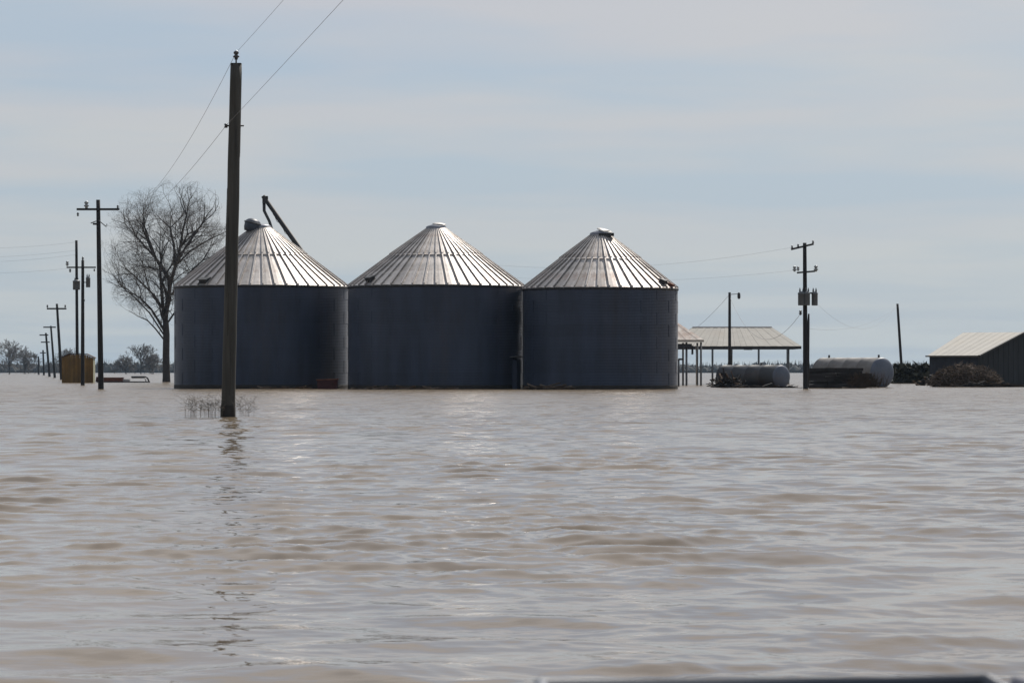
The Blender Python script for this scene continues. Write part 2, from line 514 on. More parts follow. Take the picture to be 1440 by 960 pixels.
# open lids on bins two and three
def open_lid(b, dx, tilt, w):
    root, Rr, ze, za, zr, rt, x, yc = b
    t = zr(rt)
    MB().lathe([(.40, 0), (.40, .16), (.36, .16)], 24).build('fill_collar', M_DARK, root, True, (dx, -.1, t + .12))
    l = MB().lathe([(0.001, .07), (w * .6, .05), (w, 0), (w, -.05)], 24).build('cap_lid', M_LID, root, True, (dx + .05, -.05, t + .31))
    l.rotation_euler = (R(12), R(tilt), 0)
open_lid(b2, .18, 6, .50)
open_lid(b3, .28, 16, .58)
rt3 = b3[5]
MB().box((0, 0, 0), (1.1, .25, .22)).build('hatch_shadow_box', M_DARK, b3[0], False, (.42, -.72, b3[4](rt3) - .02)).name = 'lid_shade_box'  # dark box standing in for the shade beneath the tipped lid

# dark box added to shade out the sunlit strip at the middle bin's right front, with a bent sheet above it
def shade_box_and_sheet():
    root, Rr, ze, za, zr, rt, x, yc = b2
    a = R(-28)
    r = Rr + .05
    o = MB().box((0, 0, 0), (.6, .55, 2.1 + 1.0), None)
    q = o.build('strip_shade_box', M_WALL, root)
    q.location = (r * math.cos(a) , r * math.sin(a), -GZ + .55)
    q.rotation_euler = (0, 0, a)
    t = MB().add([(-.55, -.65, 0), (.45, -.60, .10), (.50, .62, .05), (-.5, .6, -.02), (-.55, -.65, .03), (.45, -.60, .13), (.50, .62, .08), (-.5, .6, .01)],
                 [(0, 3, 2, 1), (4, 5, 6, 7), (0, 1, 5, 4), (1, 2, 6, 5), (2, 3, 7, 6), (3, 0, 4, 7)]).build('bent_sheet', M_RING, root)
    t.location = (r * math.cos(a), r * math.sin(a), -GZ + 2.24)
    t.rotation_euler = (0, 0, a)
    b = MB()
    b.tube([(0, -.70, 1.4), (.1, -.75, .9), (-.1, -.72, .5), (.0, -.74, .2)], [.04, .06, .05, .03], 6)
shade_box_and_sheet()

# auger behind the first bin
def auger():
    Y = 273.0
    top = P(373, 280, Y)
    low = P(452, 392, Y)
    leg = P(384, 330, Y)
    base = P(520, 488, Y)
    base.z = max(base.z, .2)
    root = thing('grain_auger', 'dark grain auger with a long sloping tube and spout, rising behind the leftmost bin', 'auger', (top.x, Y, GZ))
    o = Vector((top.x, Y, GZ))
    d = (low - top).normalized()
    end = top + d * ((top.z - GZ) / -d.z)
    MB().tube([top - d * .3 - o, end - o], .17, 12).build('auger_tube', M_DARK, root, True)
    sp = MB().tube([top - o + Vector((-.10, 0, .10)), top - o + Vector((-.08, 0, -.9)), leg - o + Vector((-.25, -.4, 1.0)), leg - o + Vector((0.1, -1.2, 0))], [.13, .12, .11, .11], 10)
    sp.build('down_spout', M_DARK, root, True)
    h = MB().box(top - o + Vector((0, 0, -.05)), (.42, .42, .55)); h.build('head_box', M_DARK, root)
    tr = MB()
    n = 12
    for i in range(n):
        a = top + d * (1.0 + i * 1.1) - o + Vector((.0, 0, -.17)); c = top + d * (1.55 + i * 1.1) - o + Vector((0, 0, -.45))
        e = top + d * (2.1 + i * 1.1) - o + Vector((0, 0, -.17))
        tr.tube([a, c, e], .02, 5)
    tr.tube([top + d * 1.0 - o + Vector((0, 0, -.30)), top + d * (1.0 + n * 1.1) - o + Vector((0, 0, -.45))], .025, 5)
    tr.build('truss', M_DARK, root)
auger()

# red rusty machine low against the first bin
def red_machine():
    Y = 254.0
    p0 = P(461, 547, Y); p0.z = GZ
    root = thing('red_hopper', 'dark red rusty hopper half under water at the right foot of the leftmost bin', 'hopper', p0)
    z = -GZ
    MB().add([(-.55, -.4, 0), (.55, -.4, 0), (.55, .4, 0), (-.55, .4, 0), (-.75, -.55, z + .62), (.72, -.55, z + .68), (.72, .55, z + .68), (-.75, .55, z + .62)],
             [(0, 3, 2, 1), (4, 5, 6, 7), (0, 1, 5, 4), (1, 2, 6, 5), (2, 3, 7, 6), (3, 0, 4, 7)]).build('hopper_body', M_REDRUST, root)
    MB().tube([(-.78, -.58, z + .66), (.75, -.58, z + .72), (.75, .58, z + .72), (-.78, .58, z + .66), (-.78, -.58, z + .66)], .04, 6).build('rim', M_RUST, root)
red_machine()

def debris(name, label, cat, pc, w, d, h, n, m1, m2, seed, flat=True):
    """a heap of boards and sticks afloat or aground"""
    rnd = random.Random(seed)
    root = thing(name, label, cat, (pc.x, pc.y, 0))
    a, b = MB(), MB()
    for i in range(n):
        u = rnd.uniform(-1, 1); v = rnd.uniform(-1, 1)
        env = max(0, 1 - (u * u * .9 + v * v * .5)) ** .8
        z = rnd.uniform(-.05, 1) * h * env
        L = rnd.uniform(.5, 1.9)
        rot = Matrix.Rotation(rnd.uniform(-.5, .5) + (0 if flat else rnd.uniform(-1.4, 1.4)), 3, 'Z') @ Matrix.Rotation(rnd.gauss(0, .14 if flat else .55), 3, 'Y')
        (a if rnd.random() < .7 else b).box((u * w, v * d, z), (L, rnd.uniform(.06, .22), rnd.uniform(.03, .09)), rot)
    a.build('dark_board' if flat else 'branch', m1, root)
    b.build('weathered_board' if flat else 'dead_branch', m2, root)
    return root
pc = P(770, 547.6, 247.5)
debris('driftwood', 'thin scum of twigs and boards along the foot of the middle bin', 'driftwood', P(575, 548, 250.8), 3.6, .25, .10, 90, M_BRUSH, M_BRUSHL, 9)
debris('driftwood', 'few floating sticks at the foot of the leftmost bin, right of the near pole', 'driftwood', P(392, 547.5, 256.5), 1.6, .25, .09, 36, M_BRUSH, M_BRUSHL, 15)
dd = debris('driftwood', 'low raft of brown driftwood where the middle and rightmost bins meet', 'driftwood', pc, 1.35, .5, .28, 90, M_BRUSH, M_BRUSHL, 3)

# ------------------------------------------------------------------ utility poles
def pole_shaft(root, h, r0, r1, m, lean=(0, 0), n=20, bow=0.0, flat=False):
    pts, rad = [], []
    for i in range(13):
        t = i / 12
        z = t * h
        pts.append((lean[0] * t + bow * math.sin(PI * t), lean[1] * t, z))
        rad.append(r0 + (r1 - r0) * t)
    mb = MB().tube(pts, rad, n)
    return mb.build('pole', m, root, True)

def insulator(root, p, s=1.0, m=None, up=True):
    pr = [(.001, .0), (.05, .0), (.05, .05), (.09, .07), (.10, .10), (.05, .13), (.05, .16), (.08, .18), (.08, .22), (.04, .26), (.001, .27)]
    k = s if up else -s
    mb = MB().lathe([(r * s, z * k) for r, z in pr], 12)
    o = mb.build('insulator', m or M_INS, root, True)
    o.location = p
    return o

def transformer(root, p, w=.30, h=.95):
    mb = MB().lathe([(.001, 0), (w * .92, 0), (w, .05), (w, h * .8), (w * 1.07, h * .82), (w * 1.07, h * .88), (w * .6, h), (.001, h * 1.02)], 20)
    o = mb.build('transformer', M_TRAFO, root, True); o.location = p
    for sx in (-.45, .45):
        b = MB().lathe([(.001, 0), (.05, 0), (.07, .06), (.045, .09), (.07, .14), (.04, .18), (.03, .3), (.001, .3)], 10)
        q = b.build('bushing', M_DARK, o, True); q.location = (w * sx, 0, h * .96)
    MB().box((0, w + .03, h * .5), (.12, .12, .5)).build('bracket', M_DARK, o)
    return o

def arm(root, c, L, th=.12, rot=0, tilt=0):
    mb = MB().box((0, 0, 0), (L, th * .8, th))
    o = mb.build('crossarm', M_POLE2, root)
    o.location = c; o.rotation_euler = (0, -tilt, rot)
    return o

# the big near pole
Yf = 100.8
base = P(320.5, 586, Yf); topf = P(330.5, 90, Yf)
near = thing('utility_pole', 'thick weathered utility pole standing in the water in front of the bins', 'utility pole', (base.x, Yf, GZ))
hf = topf.z - GZ
lx = (topf.x - base.x) * hf / (topf.z)
mb = MB()
pts, rad = [], []
for i in range(25):
    t = i / 24
    z = t * hf
    w = noise.noise(Vector((0, 0, z * .6)))
    pts.append((lx * (t - (-GZ) / hf) / (1 - (-GZ) / hf) + .02 * w, .02 * w, z))
    rad.append(.205 - .045 * t + .004 * noise.noise(Vector((3, 0, z * 2.2))))
sh = mb.tube(pts, rad, 28).build('pole', M_POLE, near, True)
# slightly rounded wood with drying cracks: thin dark grooves set proud splinters
cr = MB()
for k in range(16):
    a = random.uniform(0, 2 * PI); z0 = random.uniform(1.5, hf - 2.5); L = random.uniform(.8, 2.6)
    seg = []
    for j in range(6):
        z = z0 + L * j / 5
        t = z / hf
        r = .205 - .045 * t + .001
        cx = lx * (t - (-GZ) / hf) / (1 - (-GZ) / hf)
        aa = a + .03 * math.sin(j * 1.3)
        seg.append((cx + r * math.cos(aa), r * math.sin(aa), z))
    cr.tube(seg, .006, 4)
cr.build('splinter', M_POLE2, near)
tz = hf
tx = pts[-1][0]
MB().tube([(tx, 0, tz - .15), (tx, 0, tz + .16)], .022, 8).build('insulator_pin', M_DARK, near, True)
insulator(near, (tx, 0, tz + .12), .95, M_INS)
zb = P(0, 177, Yf).z - GZ
xb = lx * (zb + GZ) / (hf + GZ)
MB().tube([(xb - .27, 0, zb), (xb + .26, 0, zb)], .022, 8).build('through_bolt', M_DARK, near, True)
sp = MB().lathe([(.03, -.06), (.055, -.05), (.035, 0), (.055, .05), (.03, .06)], 12); q = sp.build('spool_insulator', M_INS, near, True); q.location = (xb - .25, 0, zb)
MB().box((tx, 0, hf + .004), (.30, .30, .02)).build('pole_cap', M_DARK, near)
MB().lathe([(.212, 1.4), (.216, 1.6), (.214, 1.92), (.209, 1.93)], 28).build('wet_band', M_BASE, near, True)

def upole(pxb, pyb, pxt, pyt, label, r0=.19, r1=.12, group='distant utility poles of the roadside line', Y=None):
    if Y is None: Y = 6500 / (pyb - HOR)
    b = P(pxb, 0, Y); t = P(pxt, pyt, Y)
    root = thing('utility_pole', label, 'utility pole', (b.x, Y, GZ), group=group)
    h = t.z - GZ
    pole_shaft(root, h, r0, r1, M_POLE2, (t.x - b.x, 0))
    def at(px, py, dy=0.0):
        q = P(px, py, Y)
        return Vector((q.x - b.x, dy, q.z - GZ))
    return root, at, Y

# pole with crossarm left of the big tree
p2, at, Yp2 = upole(142.5, 547.5, 138, 281, 'tall dark utility pole with one long crossarm, left of the big bare tree', .21, .14, None)
arm(p2, at(138.3, 294.5, -.2), 3.0, .15)
insulator(p2, at(110, 299, -.2), 1.0, M_INS, False)
insulator(p2, at(122, 293, -.2), 1.9, M_INSG)
insulator(p2, at(166, 293.5, -.2), .9, M_INS)
MB().tube([at(128, 314, -.2), at(139, 310, -.2), at(150, 319, -.25), at(151, 315, -.25)], .035, 6).build('wire_bracket', M_DARK, p2, True)
MB().tube([at(131, 315, -.15), at(139, 315, -.15)], .07, 8).build('fuse_cutout', M_DARK, p2, True)

p3, at3, Yp3 = upole(109, 537, 107.4, 338, 'bare-topped utility pole rising behind the small yellow shed, tallest of that pair', .20, .15, None, Y=415)
transformer(p3, at3(108, 407.5, -.35), .42, 1.15)
p4, at4, Yp4 = upole(116.2, 541.7, 116.4, 366, 'utility pole in front of the small yellow shed, with a crossarm and side transformer', .19, .13, None)
arm(p4, at4(114.6, 376, -.2), 2.65, .13)
insulator(p4, at4(95, 374, -.2), 1.7, M_INSG); insulator(p4, at4(99, 378, -.2), 1.2, M_INS, False)
insulator(p4, at4(133, 378, -.2), .9, M_INS, False); insulator(p4, at4(116.4, 366), 1.2, M_INS)
transformer(p4, at4(124, 404, -.05), .20, .95)
MB().box(at4(120, 397, .0), (.55, .08, .08)).build('transformer_arm', M_DARK, p4)
insulator(p4, at4(118.5, 424, -.1), .9, M_INS)

pa, ata, _ = upole(87.5, 533.5, 80, 427, 'leaning utility pole with crossarm behind the yellow shed, nearest of the receding row', .26, .17)
arm(pa, ata(80, 434, -.3), 2.2 * 542 / 400, .24)
insulator(pa, ata(67, 432.5, -.3), 1.6, M_DARK); insulator(pa, ata(92, 432.5, -.3), 1.6, M_DARK); insulator(pa, ata(81.5, 458, -.2), 1.6, M_DARK)
pb, atb, _ = upole(78, 531, 71.5, 458, 'second utility pole of the receding row left of the yellow shed', .26, .17)
arm(pb, atb(70, 460, -.3), 2.4, .24)
pcx, atc, _ = upole(70.5, 529.5, 64.5, 468, 'third utility pole of the receding row, with two short crossarms', .30, .22)
arm(pcx, atc(62, 471, -.3), 2.0, .26); arm(pcx, atc(64, 481, -.3), 2.0, .26)
pd, atd, _ = upole(62, 527.5, 60.5, 492, 'short far utility pole, fourth of the receding row', .32, .25)
pe, ate, _ = upole(54.5, 526.6, 54, 501, 'tiny farthest utility pole, last of the receding row', .34, .28)
arm(pd, atd(60.5, 496, -.3), 1.8, .3)

# right-hand pole with transformer bank
pr, atr, Yr = upole(1133, 547.3, 1131.6, 341.5, 'utility pole with twin crossarms and a transformer bank, right of the open shed', .19, .13, None)
arm(pr, atr(1128, 347, -.2), 1.75, .13, R(18), R(13))
arm(pr, atr(1133, 382.5, -.2), 1.35, .12, R(18), R(5))
for px, py in ((1113.5, 350), (1122, 348), (1143, 343)): insulator(pr, atr(px, py, -.2), .9, M_INS)
for px, py, k in ((1147, 382, 1.7), (1117, 382, 1.5), (1122, 381, 1.2)): insulator(pr, atr(px, py, -.2), k, M_INSG)
transformer(pr, atr(1126.5, 429.5, -.38), .25, .98)
transformer(pr, atr(1134, 429.5, -.42), .22, .98)
transformer(pr, atr(1145.5, 429.5, -.05), .22, .98)
MB().box(atr(1136, 412, -.15), (1.3, .1, .1)).build('transformer_rack', M_DARK, pr)
MB().tube([atr(1137.5, 441, .1), atr(1137, 455, .1), atr(1136, 545, .1)], [.06, .09, .11], 10).build('conduit', M_DARK, pr, True)
insulator(pr, atr(1125.5, 443, -.1), 1.3, M_INS)

# lamp pole before the open shed, and the leaning bare pole
pl, atl, Yl = upole(1026, 541, 1026, 411, 'slim pole with a small lamp on a short arm, before the open shed', .17, .12, None)
MB().tube([atl(1026.5, 414, -.1), atl(1033, 413.5, -.1), atl(1039, 413, -.1)], .03, 6).build('lamp_arm', M_POST, pl, True)
MB().lathe([(.001, .12), (.10, .10), (.13, 0), (.15, -.25), (.12, -.45), (.001, -.50)], 14).build('lamp_head', M_DARK, pl, True, atl(1039, 413, -.1))
pq, atq, Yq = upole(1270.5, 538, 1262, 427, 'bare leaning wooden pole right of the big tank', .17, .13, None)

# ------------------------------------------------------------------ wires
def wire(label, a, b, sag, r=.008, ctrl=24):
    pts = []
    a, b = Vector(a), Vector(b)
    for i in range(ctrl + 1):
        t = i / ctrl
        p = a.lerp(b, t); p.z -= 4 * sag * t * (1 - t)
        pts.append(p)
    o = MB().tube([p - a for p in pts], r, 5).build('power_line', M_WIRE, None, True, a)
    tag(o, label, 'power line')
    return o
def W(root, v): return Vector(root.location) + Vector(v)
ptop = W(near, (tx, 0, tz + .32)); pside = W(near, (xb - .25, 0, zb))
nx = Vector((13.0, -48, 0))
wire('upper power line from the thick near pole top up out of the picture', ptop, (nx.x, nx.y, ptop.z), .85, .0042, 60)
wire('lower power line from the near pole side bolt up out of the picture', pside, (nx.x, nx.y, pside.z), .15, .0045, 60)
wire('upper power line from the thick near pole top back towards the big bare tree', ptop, W(p2, at(166, 290, -.2)), 1.5, .0062, 60)
wire('lower power line from the near pole side bolt back past the big bare tree', pside, W(p2, at(150, 317, -.25)), 1.0, .0062, 60)
for (py0, py1, t) in ((346, 340.5, 'topmost'), (359, 352, 'second'), (366, 358, 'third'), (381, 376, 'lowest')):
    a = W(p3, at3(107, py1)); b = P(-60, py0 + 3, 430)
    wire('%s of the faint power lines running left from the tall bare-topped pole' % t, a, b, .25, .008)
wire('long power line sagging from the right pole top towards the bins', W(pr, atr(1113.5, 348, -.2)), P(600, 361, 300), 1.2, .0055, 40)
wire('lower long power line from the right pole second crossarm towards the bins', W(pr, atr(1117, 380, -.2)), P(700, 388, 300), .6, .0045, 40)
wire('service wire dipping between the lamp pole and the transformer pole', W(pl, atl(1027, 419)), W(pr, atr(1125.5, 441, -.1)), 2.75, .013, 40)
wire('service wire from the lamp pole down to the open shed roof', W(pl, atl(1025, 415)), P(978, 462, 345), .15, .013)
wire('slack wire between the transformer pole and the leaning pole', W(pr, atr(1137, 462)), W(pq, atq(1262, 431)), .9, .007, 30)
wire('thin wire from the transformer bank to the leaning pole top', W(pr, atr(1146, 424)), W(pq, atq(1262, 428)), 2.3, .006, 30)

# ------------------------------------------------------------------ bare trees
ENV = None
LAT = .62
def grow(rnd, wood, twig, p, d, L, r, depth, nd, up=.10, wig=.22, split=.55, tw=.012):
    n = 4 if depth < nd - 1 else 3
    pts, rad = [p.copy()], [r]
    q = p.copy(); dd = d.copy()
    r1 = r * (.66 if depth < nd else .3)
    mids = []
    for i in range(n):
        dd = (dd + Vector((rnd.gauss(0, wig), rnd.gauss(0, wig), rnd.gauss(0, wig * .7) + up)) * .5).normalized()
        q = q + dd * (L / n)
        pts.append(q.copy()); rad.append(max(tw * .5, r + (r1 - r) * (i + 1) / n))
        mids.append((q.copy(), dd.copy(), rad[-1]))
    if ENV and not ENV(pts[-1]): return
    (wood if r > .05 else twig).tube(pts, rad, 7 if r > .12 else (5 if r > .04 else 3), cap=False)
    if depth >= nd: return
    k = 2 if rnd.random() < .65 else 3
    ph = rnd.uniform(0, 2 * PI)
    for i in range(k):
        a = split * rnd.uniform(.55, 1.15)
        u = dd.orthogonal().normalized(); w = dd.cross(u)
        th = ph + 2 * PI * i / k + rnd.gauss(0, .3)
        nd_ = (dd * math.cos(a) + (u * math.cos(th) + w * math.sin(th)) * math.sin(a)).normalized()
        grow(rnd, wood, twig, q, nd_, L * rnd.uniform(.68, .86), r1 * rnd.uniform(.72, .95), depth + 1, nd, up, wig, split, tw)
    for (mp, md, mr) in mids[:-1]:
        if rnd.random() < LAT:
            a = rnd.uniform(.6, 1.05)
            u = md.orthogonal().normalized(); w = md.cross(u); th = rnd.uniform(0, 2 * PI)
            nd_ = (md * math.cos(a) + (u * math.cos(th) + w * math.sin(th)) * math.sin(a)).normalized()
            grow(rnd, wood, twig, mp, nd_, L * rnd.uniform(.45, .65), mr * .45, depth + 2, nd, up, wig, split, tw)

def big_tree():
    rnd = random.Random(23)
    Y = 419.0
    b = P(234, 537, Y)
    root = thing('bare_tree', 'big leafless tree with a wide crown behind the leftmost bin', 'tree', (b.x, Y, GZ))
    k = Y / FPX
    def q(px, py, dy=0): return Vector(((px - 234) * k, dy, (HOR - py) * k + CAMH - GZ))
    t = MB()
    t.tube([q(234, 560), q(234, 530), q(233.5, 500), q(234, 470), q(233, 452)], [.62, .46, .42, .40, .36], 14, cap=False)
    t.build('trunk', M_BARK, root, True)
    # leaders traced from the crown: (path, start radius)
    limbs = [
        ([q(233, 453), q(235, 425), q(240, 395, .5), q(247, 370, .8), q(252, 348, 1.0)], .27),
        ([q(233, 458), q(229, 430), q(227, 400, -.4), q(226, 375, -.9)], .24),
        ([q(234, 470), q(224, 452, -.5), q(214, 435, -1.0), q(200, 420, -1.6)], .17),
        ([q(232, 448), q(240, 420, -.8), q(238, 392, -1.4), q(222, 365, -1.9), q(213, 340, -2.2)], .20),
        ([q(240, 395, .5), q(226, 372, .9), q(208, 352, 1.2), q(190, 332, 1.3)], .16),
        ([q(247, 370, .8), q(262, 345, .4), q(276, 326, .1), q(286, 312, 0)], .15),
        ([q(233, 440, 0), q(216, 415, .8), q(198, 398, 1.6), q(184, 385, 2.2)], .14),
        ([q(246, 372, .8), q(243, 345, 1.4), q(237, 320, 2.0)], .17),
        ([q(241, 415, 0), q(256, 396, -.8), q(272, 380, -1.5), q(288, 366, -2.0)], .14),
        ([q(247, 372, .8), q(266, 352, 1.8), q(284, 340, 2.6), q(298, 332, 3.0)], .13),
        ([q(252, 348, 1.0), q(256, 325, .8), q(262, 302, .4)], .15),
        ([q(227, 400, -.4), q(238, 380, -1.2), q(252, 362, -2.3), q(268, 346, -3.2)], .12),
        ([q(226, 375, -.9), q(214, 350, -2.0), q(205, 325, -2.8)], .14),
        ([q(231, 478, 0), q(218, 462, .5), q(206, 450, 1.0), q(196, 446, 1.6)], .10),
        ([q(230, 470, 0), q(212, 440, -1.5), q(192, 418, -2.5), q(176, 405, -3.0)], .10),
        ([q(232, 460, 0), q(222, 430, 2.0), q(205, 405, 3.6), q(196, 372, 4.4)], .11),
        ([q(237, 452, 0), q(250, 430, 1.5), q(262, 412, 2.8), q(272, 395, 3.8)], .12),
    ]
    global ENV, LAT
    LAT = .70
    ec = q(236, 354)
    def env(p):
        u = (p.x - ec.x) / (90 * k); v = (p.z - ec.z) / (106 * k); w = p.y / (84 * k)
        n_ = noise.noise(p * .45) * .42
        if v < 0: u *= 1 + .1 * v
        return u * u + v * v + w * w < 1 + n_
    ENV = env
    twig = MB()
    for path, r in limbs:
        wood = MB()
        n = len(path)
        rad = [r * (1 - .42 * i / (n - 1)) for i in range(n)]
        wood.tube(path, rad, 8, cap=False)
        d = (path[-1] - path[-2]).normalized()
        for a in range(3):
            dv = (d + Vector((rnd.gauss(0, .40), rnd.gauss(0, .5), rnd.gauss(.1, .25)))).normalized()
            grow(rnd, wood, twig, path[-1], dv, 1.9 * rnd.uniform(.85, 1.15), rad[-1] * .8, 2, 7, .03, .30, .58)
        for i in range(1, n):
            for a in range(3 if i > 1 else 1):
                m = path[i - 1].lerp(path[i], rnd.random())
                dl = (path[i] - path[i - 1]).normalized()
                dv = (dl * .7 + Vector((rnd.gauss(0, .7), rnd.gauss(0, .7), rnd.gauss(.0, .3)))).normalized()
                grow(rnd, wood, twig, m, dv, 2.1 * rnd.uniform(.8, 1.1), rad[i] * .45, 3, 7, .0, .30, .58)
        wood.build('limb', M_BARK, root, True)
    tag(twig.build('twig', M_TWIG, root, False), kind='stuff')
    ENV = None; LAT = .62
big_tree()

def small_tree(px, pyt, Y, label, seed, wpx, dens=5, trunk_r=.3):
    rnd = random.Random(seed)
    b = P(px, 0, Y)
    h = P(px, pyt, Y).z
    root = thing('bare_tree', label, 'tree', (b.x, Y, GZ))
    wood, twig, tr = MB(), MB(), MB()
    tr.tube([(0, 0, 0), (0.1, 0, h * .22 - GZ)], [trunk_r, trunk_r * .7], 8, cap=False)
    tr.build('trunk', M_BARK, root, True)
    w = wpx * Y / FPX
    for i in range(9):
        a = rnd.uniform(0, 2 * PI)
        s = rnd.uniform(.1, 1) * w * .55 / h
        d = Vector((math.cos(a) * s * 1.5, math.sin(a) * s, 1)).normalized()
        if i > 4: d = Vector((math.cos(a), math.sin(a) * .6, rnd.uniform(.15, .6))).normalized()
        grow(rnd, wood, twig, Vector((.1, 0, h * rnd.uniform(.15, .24) - GZ)), d, h * .27, trunk_r * .5, 1, dens, .05, .3, .6, .16)
    wood.build('limb', M_BARK, root, True)
    tag(twig.build('crown', M_TWIG, root), kind='stuff')
small_tree(13, 478, 1500, 'leafless round tree far off at the left edge of the picture', 4, 40)
small_tree(35, 492, 1600, 'low bare tree far off, just right of the round one at the left edge', 5, 20)
small_tree(198, 484, 1500, 'bare bushy tree on the far shore left of the big trunk', 6, 30)
small_tree(177, 500, 1550, 'low scrubby tree on the far shore, right of the crossarm pole', 7, 26)
small_tree(215, 497, 1600, 'low bare tree on the far shore close beside the big trunk', 8, 20)
small_tree(97, 490, 1700, 'bare tree top showing far behind the yellow shed', 9, 16)

# the far wood along the horizon: reads as one mass
def far_wood():
    rnd = random.Random(8)
    mb = MB()
    Y = 2500.0
    x = -700.0
    while x < 700:
        px = 720 + x / Y * FPX
        hh = 6.6 + 2.2 * noise.noise(Vector((x * .012, 0, 0))) + 1.2 * noise.noise(Vector((x * .07, 3, 0)))
        if px > 1140: hh *= 0.9
        for k in range(3):
            cx = x + rnd.uniform(-3, 3); cy = Y + rnd.uniform(-60, 60)
            h = hh * rnd.uniform(.65, 1.12); w = rnd.uniform(1.8, 4.2)
            n = 6
            vs = [(cx, cy, h)]
            for rz, rw in ((.72, .62), (.35, 1.0), (-.3, .85)):
                for j in range(n):
                    a = 2 * PI * j / n + rnd.uniform(-.3, .3)
                    vs.append((cx + math.cos(a) * w * rw * rnd.uniform(.7, 1.2), cy + math.sin(a) * w * rw, h * (rz + rnd.uniform(-.08, .08))))
            fs = [(0, 1 + j, 1 + (j + 1) % n) for j in range(n)]
            for q in range(2):
                for j in range(n):
                    a = 1 + q * n + j; b = 1 + q * n + (j + 1) % n
                    fs.append((a, a + n, b + n, b))
            mb.add(vs, fs)
        for k in range(5):
            cx = x + rnd.uniform(-2, 2); h = hh * rnd.uniform(.8, 1.35)
            mb.tube([(cx, Y - 30, h * .5), (cx + rnd.uniform(-.6, .6), Y - 30, h)], [.25, .08], 3)
        x += 1.9
    tag(mb.build('far_wood', M_FARWOOD), 'low blue-grey band of woods along the horizon', 'woods', kind='stuff')
far_wood()

# ------------------------------------------------------------------ left: yellow shed, flooded implement
def yellow_shed():
    Y = 392.0
    k = Y / FPX
    b = P(109, 538, Y)
    w = 44 * k
    root = thing('small_shed', 'small ochre yellow board shed behind two utility poles at the left', 'shed', (b.x, Y, GZ), R(3))
    z = -GZ
    h = P(0, 503, Y).z; hp = P(0, 498.5, Y).z
    dpt = 3.2
    nb = 14
    for i in range(nb):                                # boards
        x0 = -w / 2 + w * i / nb; x1 = -w / 2 + w * (i + 1) / nb - .02
        def top(x): return z + h + min(1, (1 - abs(x) / (w / 2)) * 2.2) * (hp - h)
        MB().add([(x0, 0, 0), (x1, 0, 0), (x1, 0, top(x1)), (x0, 0, top(x0)), (x0, .03, 0), (x1, .03, 0), (x1, .03, top(x1)), (x0, .03, top(x0))],
                 [(0, 1, 2, 3), (7, 6, 5, 4), (0, 4, 5, 1), (1, 5, 6, 2), (3, 2, 6, 7), (0, 3, 7, 4)]).build('board', M_OCHRE, root, False, (0, (i % 2) * .02 - .02, 0))
    MB().box((w / 2 - .02, dpt / 2 + .05, (z + h) / 2), (.04, dpt, z + h)).build('side_wall', M_OCHRE_LIT, root)
    MB().box((-w / 2 + .03, dpt / 2 + .05, (z + h) / 2), (.04, dpt, z + h)).build('side_wall', M_OCHRE, root)
    MB().box((0, dpt, (z + h) / 2), (w - .1, .04, z + h)).build('back_wall', M_OCHRE, root)
    r = MB()
    xs = [(-w / 2 - .12, h - .03), (-w * .27, hp + .05), (w * .27, hp + .05), (w / 2 + .12, h - .03)]
    vs = [(x, y, z + zz + dz) for dz in (0, .08) for y in (-.15, dpt + .15) for x, zz in xs]
    f = []
    for j in range(3):
        f += [(j, j + 4, j + 5, j + 1), (8 + j, 8 + j + 1, 8 + j + 5, 8 + j + 4), (j, j + 1, j + 9, j + 8), (j + 4, j + 12, j + 13, j + 5)]
    f += [(0, 8, 12, 4), (3, 7, 15, 11)]
    r.add(vs, f); r.build('roof', mat('dull_brown_roof', (.05, .028, .018), .9, 0, .4, 3), root)
yellow_shed()

def implement():
    Y = 402.0
    k = Y / FPX
    b = P(172, 537, Y)
    root = thing('flooded_implement', 'half-sunk farm implement with rusty deck and bent pipe, left of the big tree trunk', 'farm implement', (b.x, Y, GZ))
    def q(px, py, dy=0): return Vector(((px - 172) * k, dy, CAMH - (py - HOR) * k - GZ))
    MB().tube([q(136, 537), q(208, 537.2)], .09, 6).build('frame_rail', M_DARK, root)
    MB().tube([q(136, 537, 1.5), q(208, 537.2, 1.5)], .09, 6).build('frame_rail', M_DARK, root)
    MB().box(q(156, 533.6, .75), (2.6, 1.2, .46)).build('deck_box', M_RUST, root)
    MB().box(q(156, 530.7, .75), (2.8, 1.3, .05)).build('deck_lid', mat('faded_pink_paint', (.30, .19, .17), .8, 0, .2, 3), root)
    MB().tube([q(136, 537, .5), q(137, 532, .5), q(141, 531, .5)], [.2, .26, .2], 8).build('hitch_drum', M_REDRUST, root, True)
    MB().tube([q(184, 529.8, .4), q(204, 529.6, .4), q(207, 531.5, .4), q(210, 538.5, .4)], .085, 8).build('bent_pipe', M_DARK, root, True)
    MB().tube([q(184, 531, .9), q(202, 531, .9), q(204, 534, .9), q(204, 538.5, .9)], .07, 8).build('pale_pipe', M_PIPE, root, True)
    MB().box(q(174, 534.5, .9), (1.2, .9, .25)).build('seat_box', M_PIPE, root)
    for px in (150, 196):
        MB().tube([q(px, 545, .75), q(px, 536, .75)], .1, 6).build('leg', M_DARK, root)
implement()

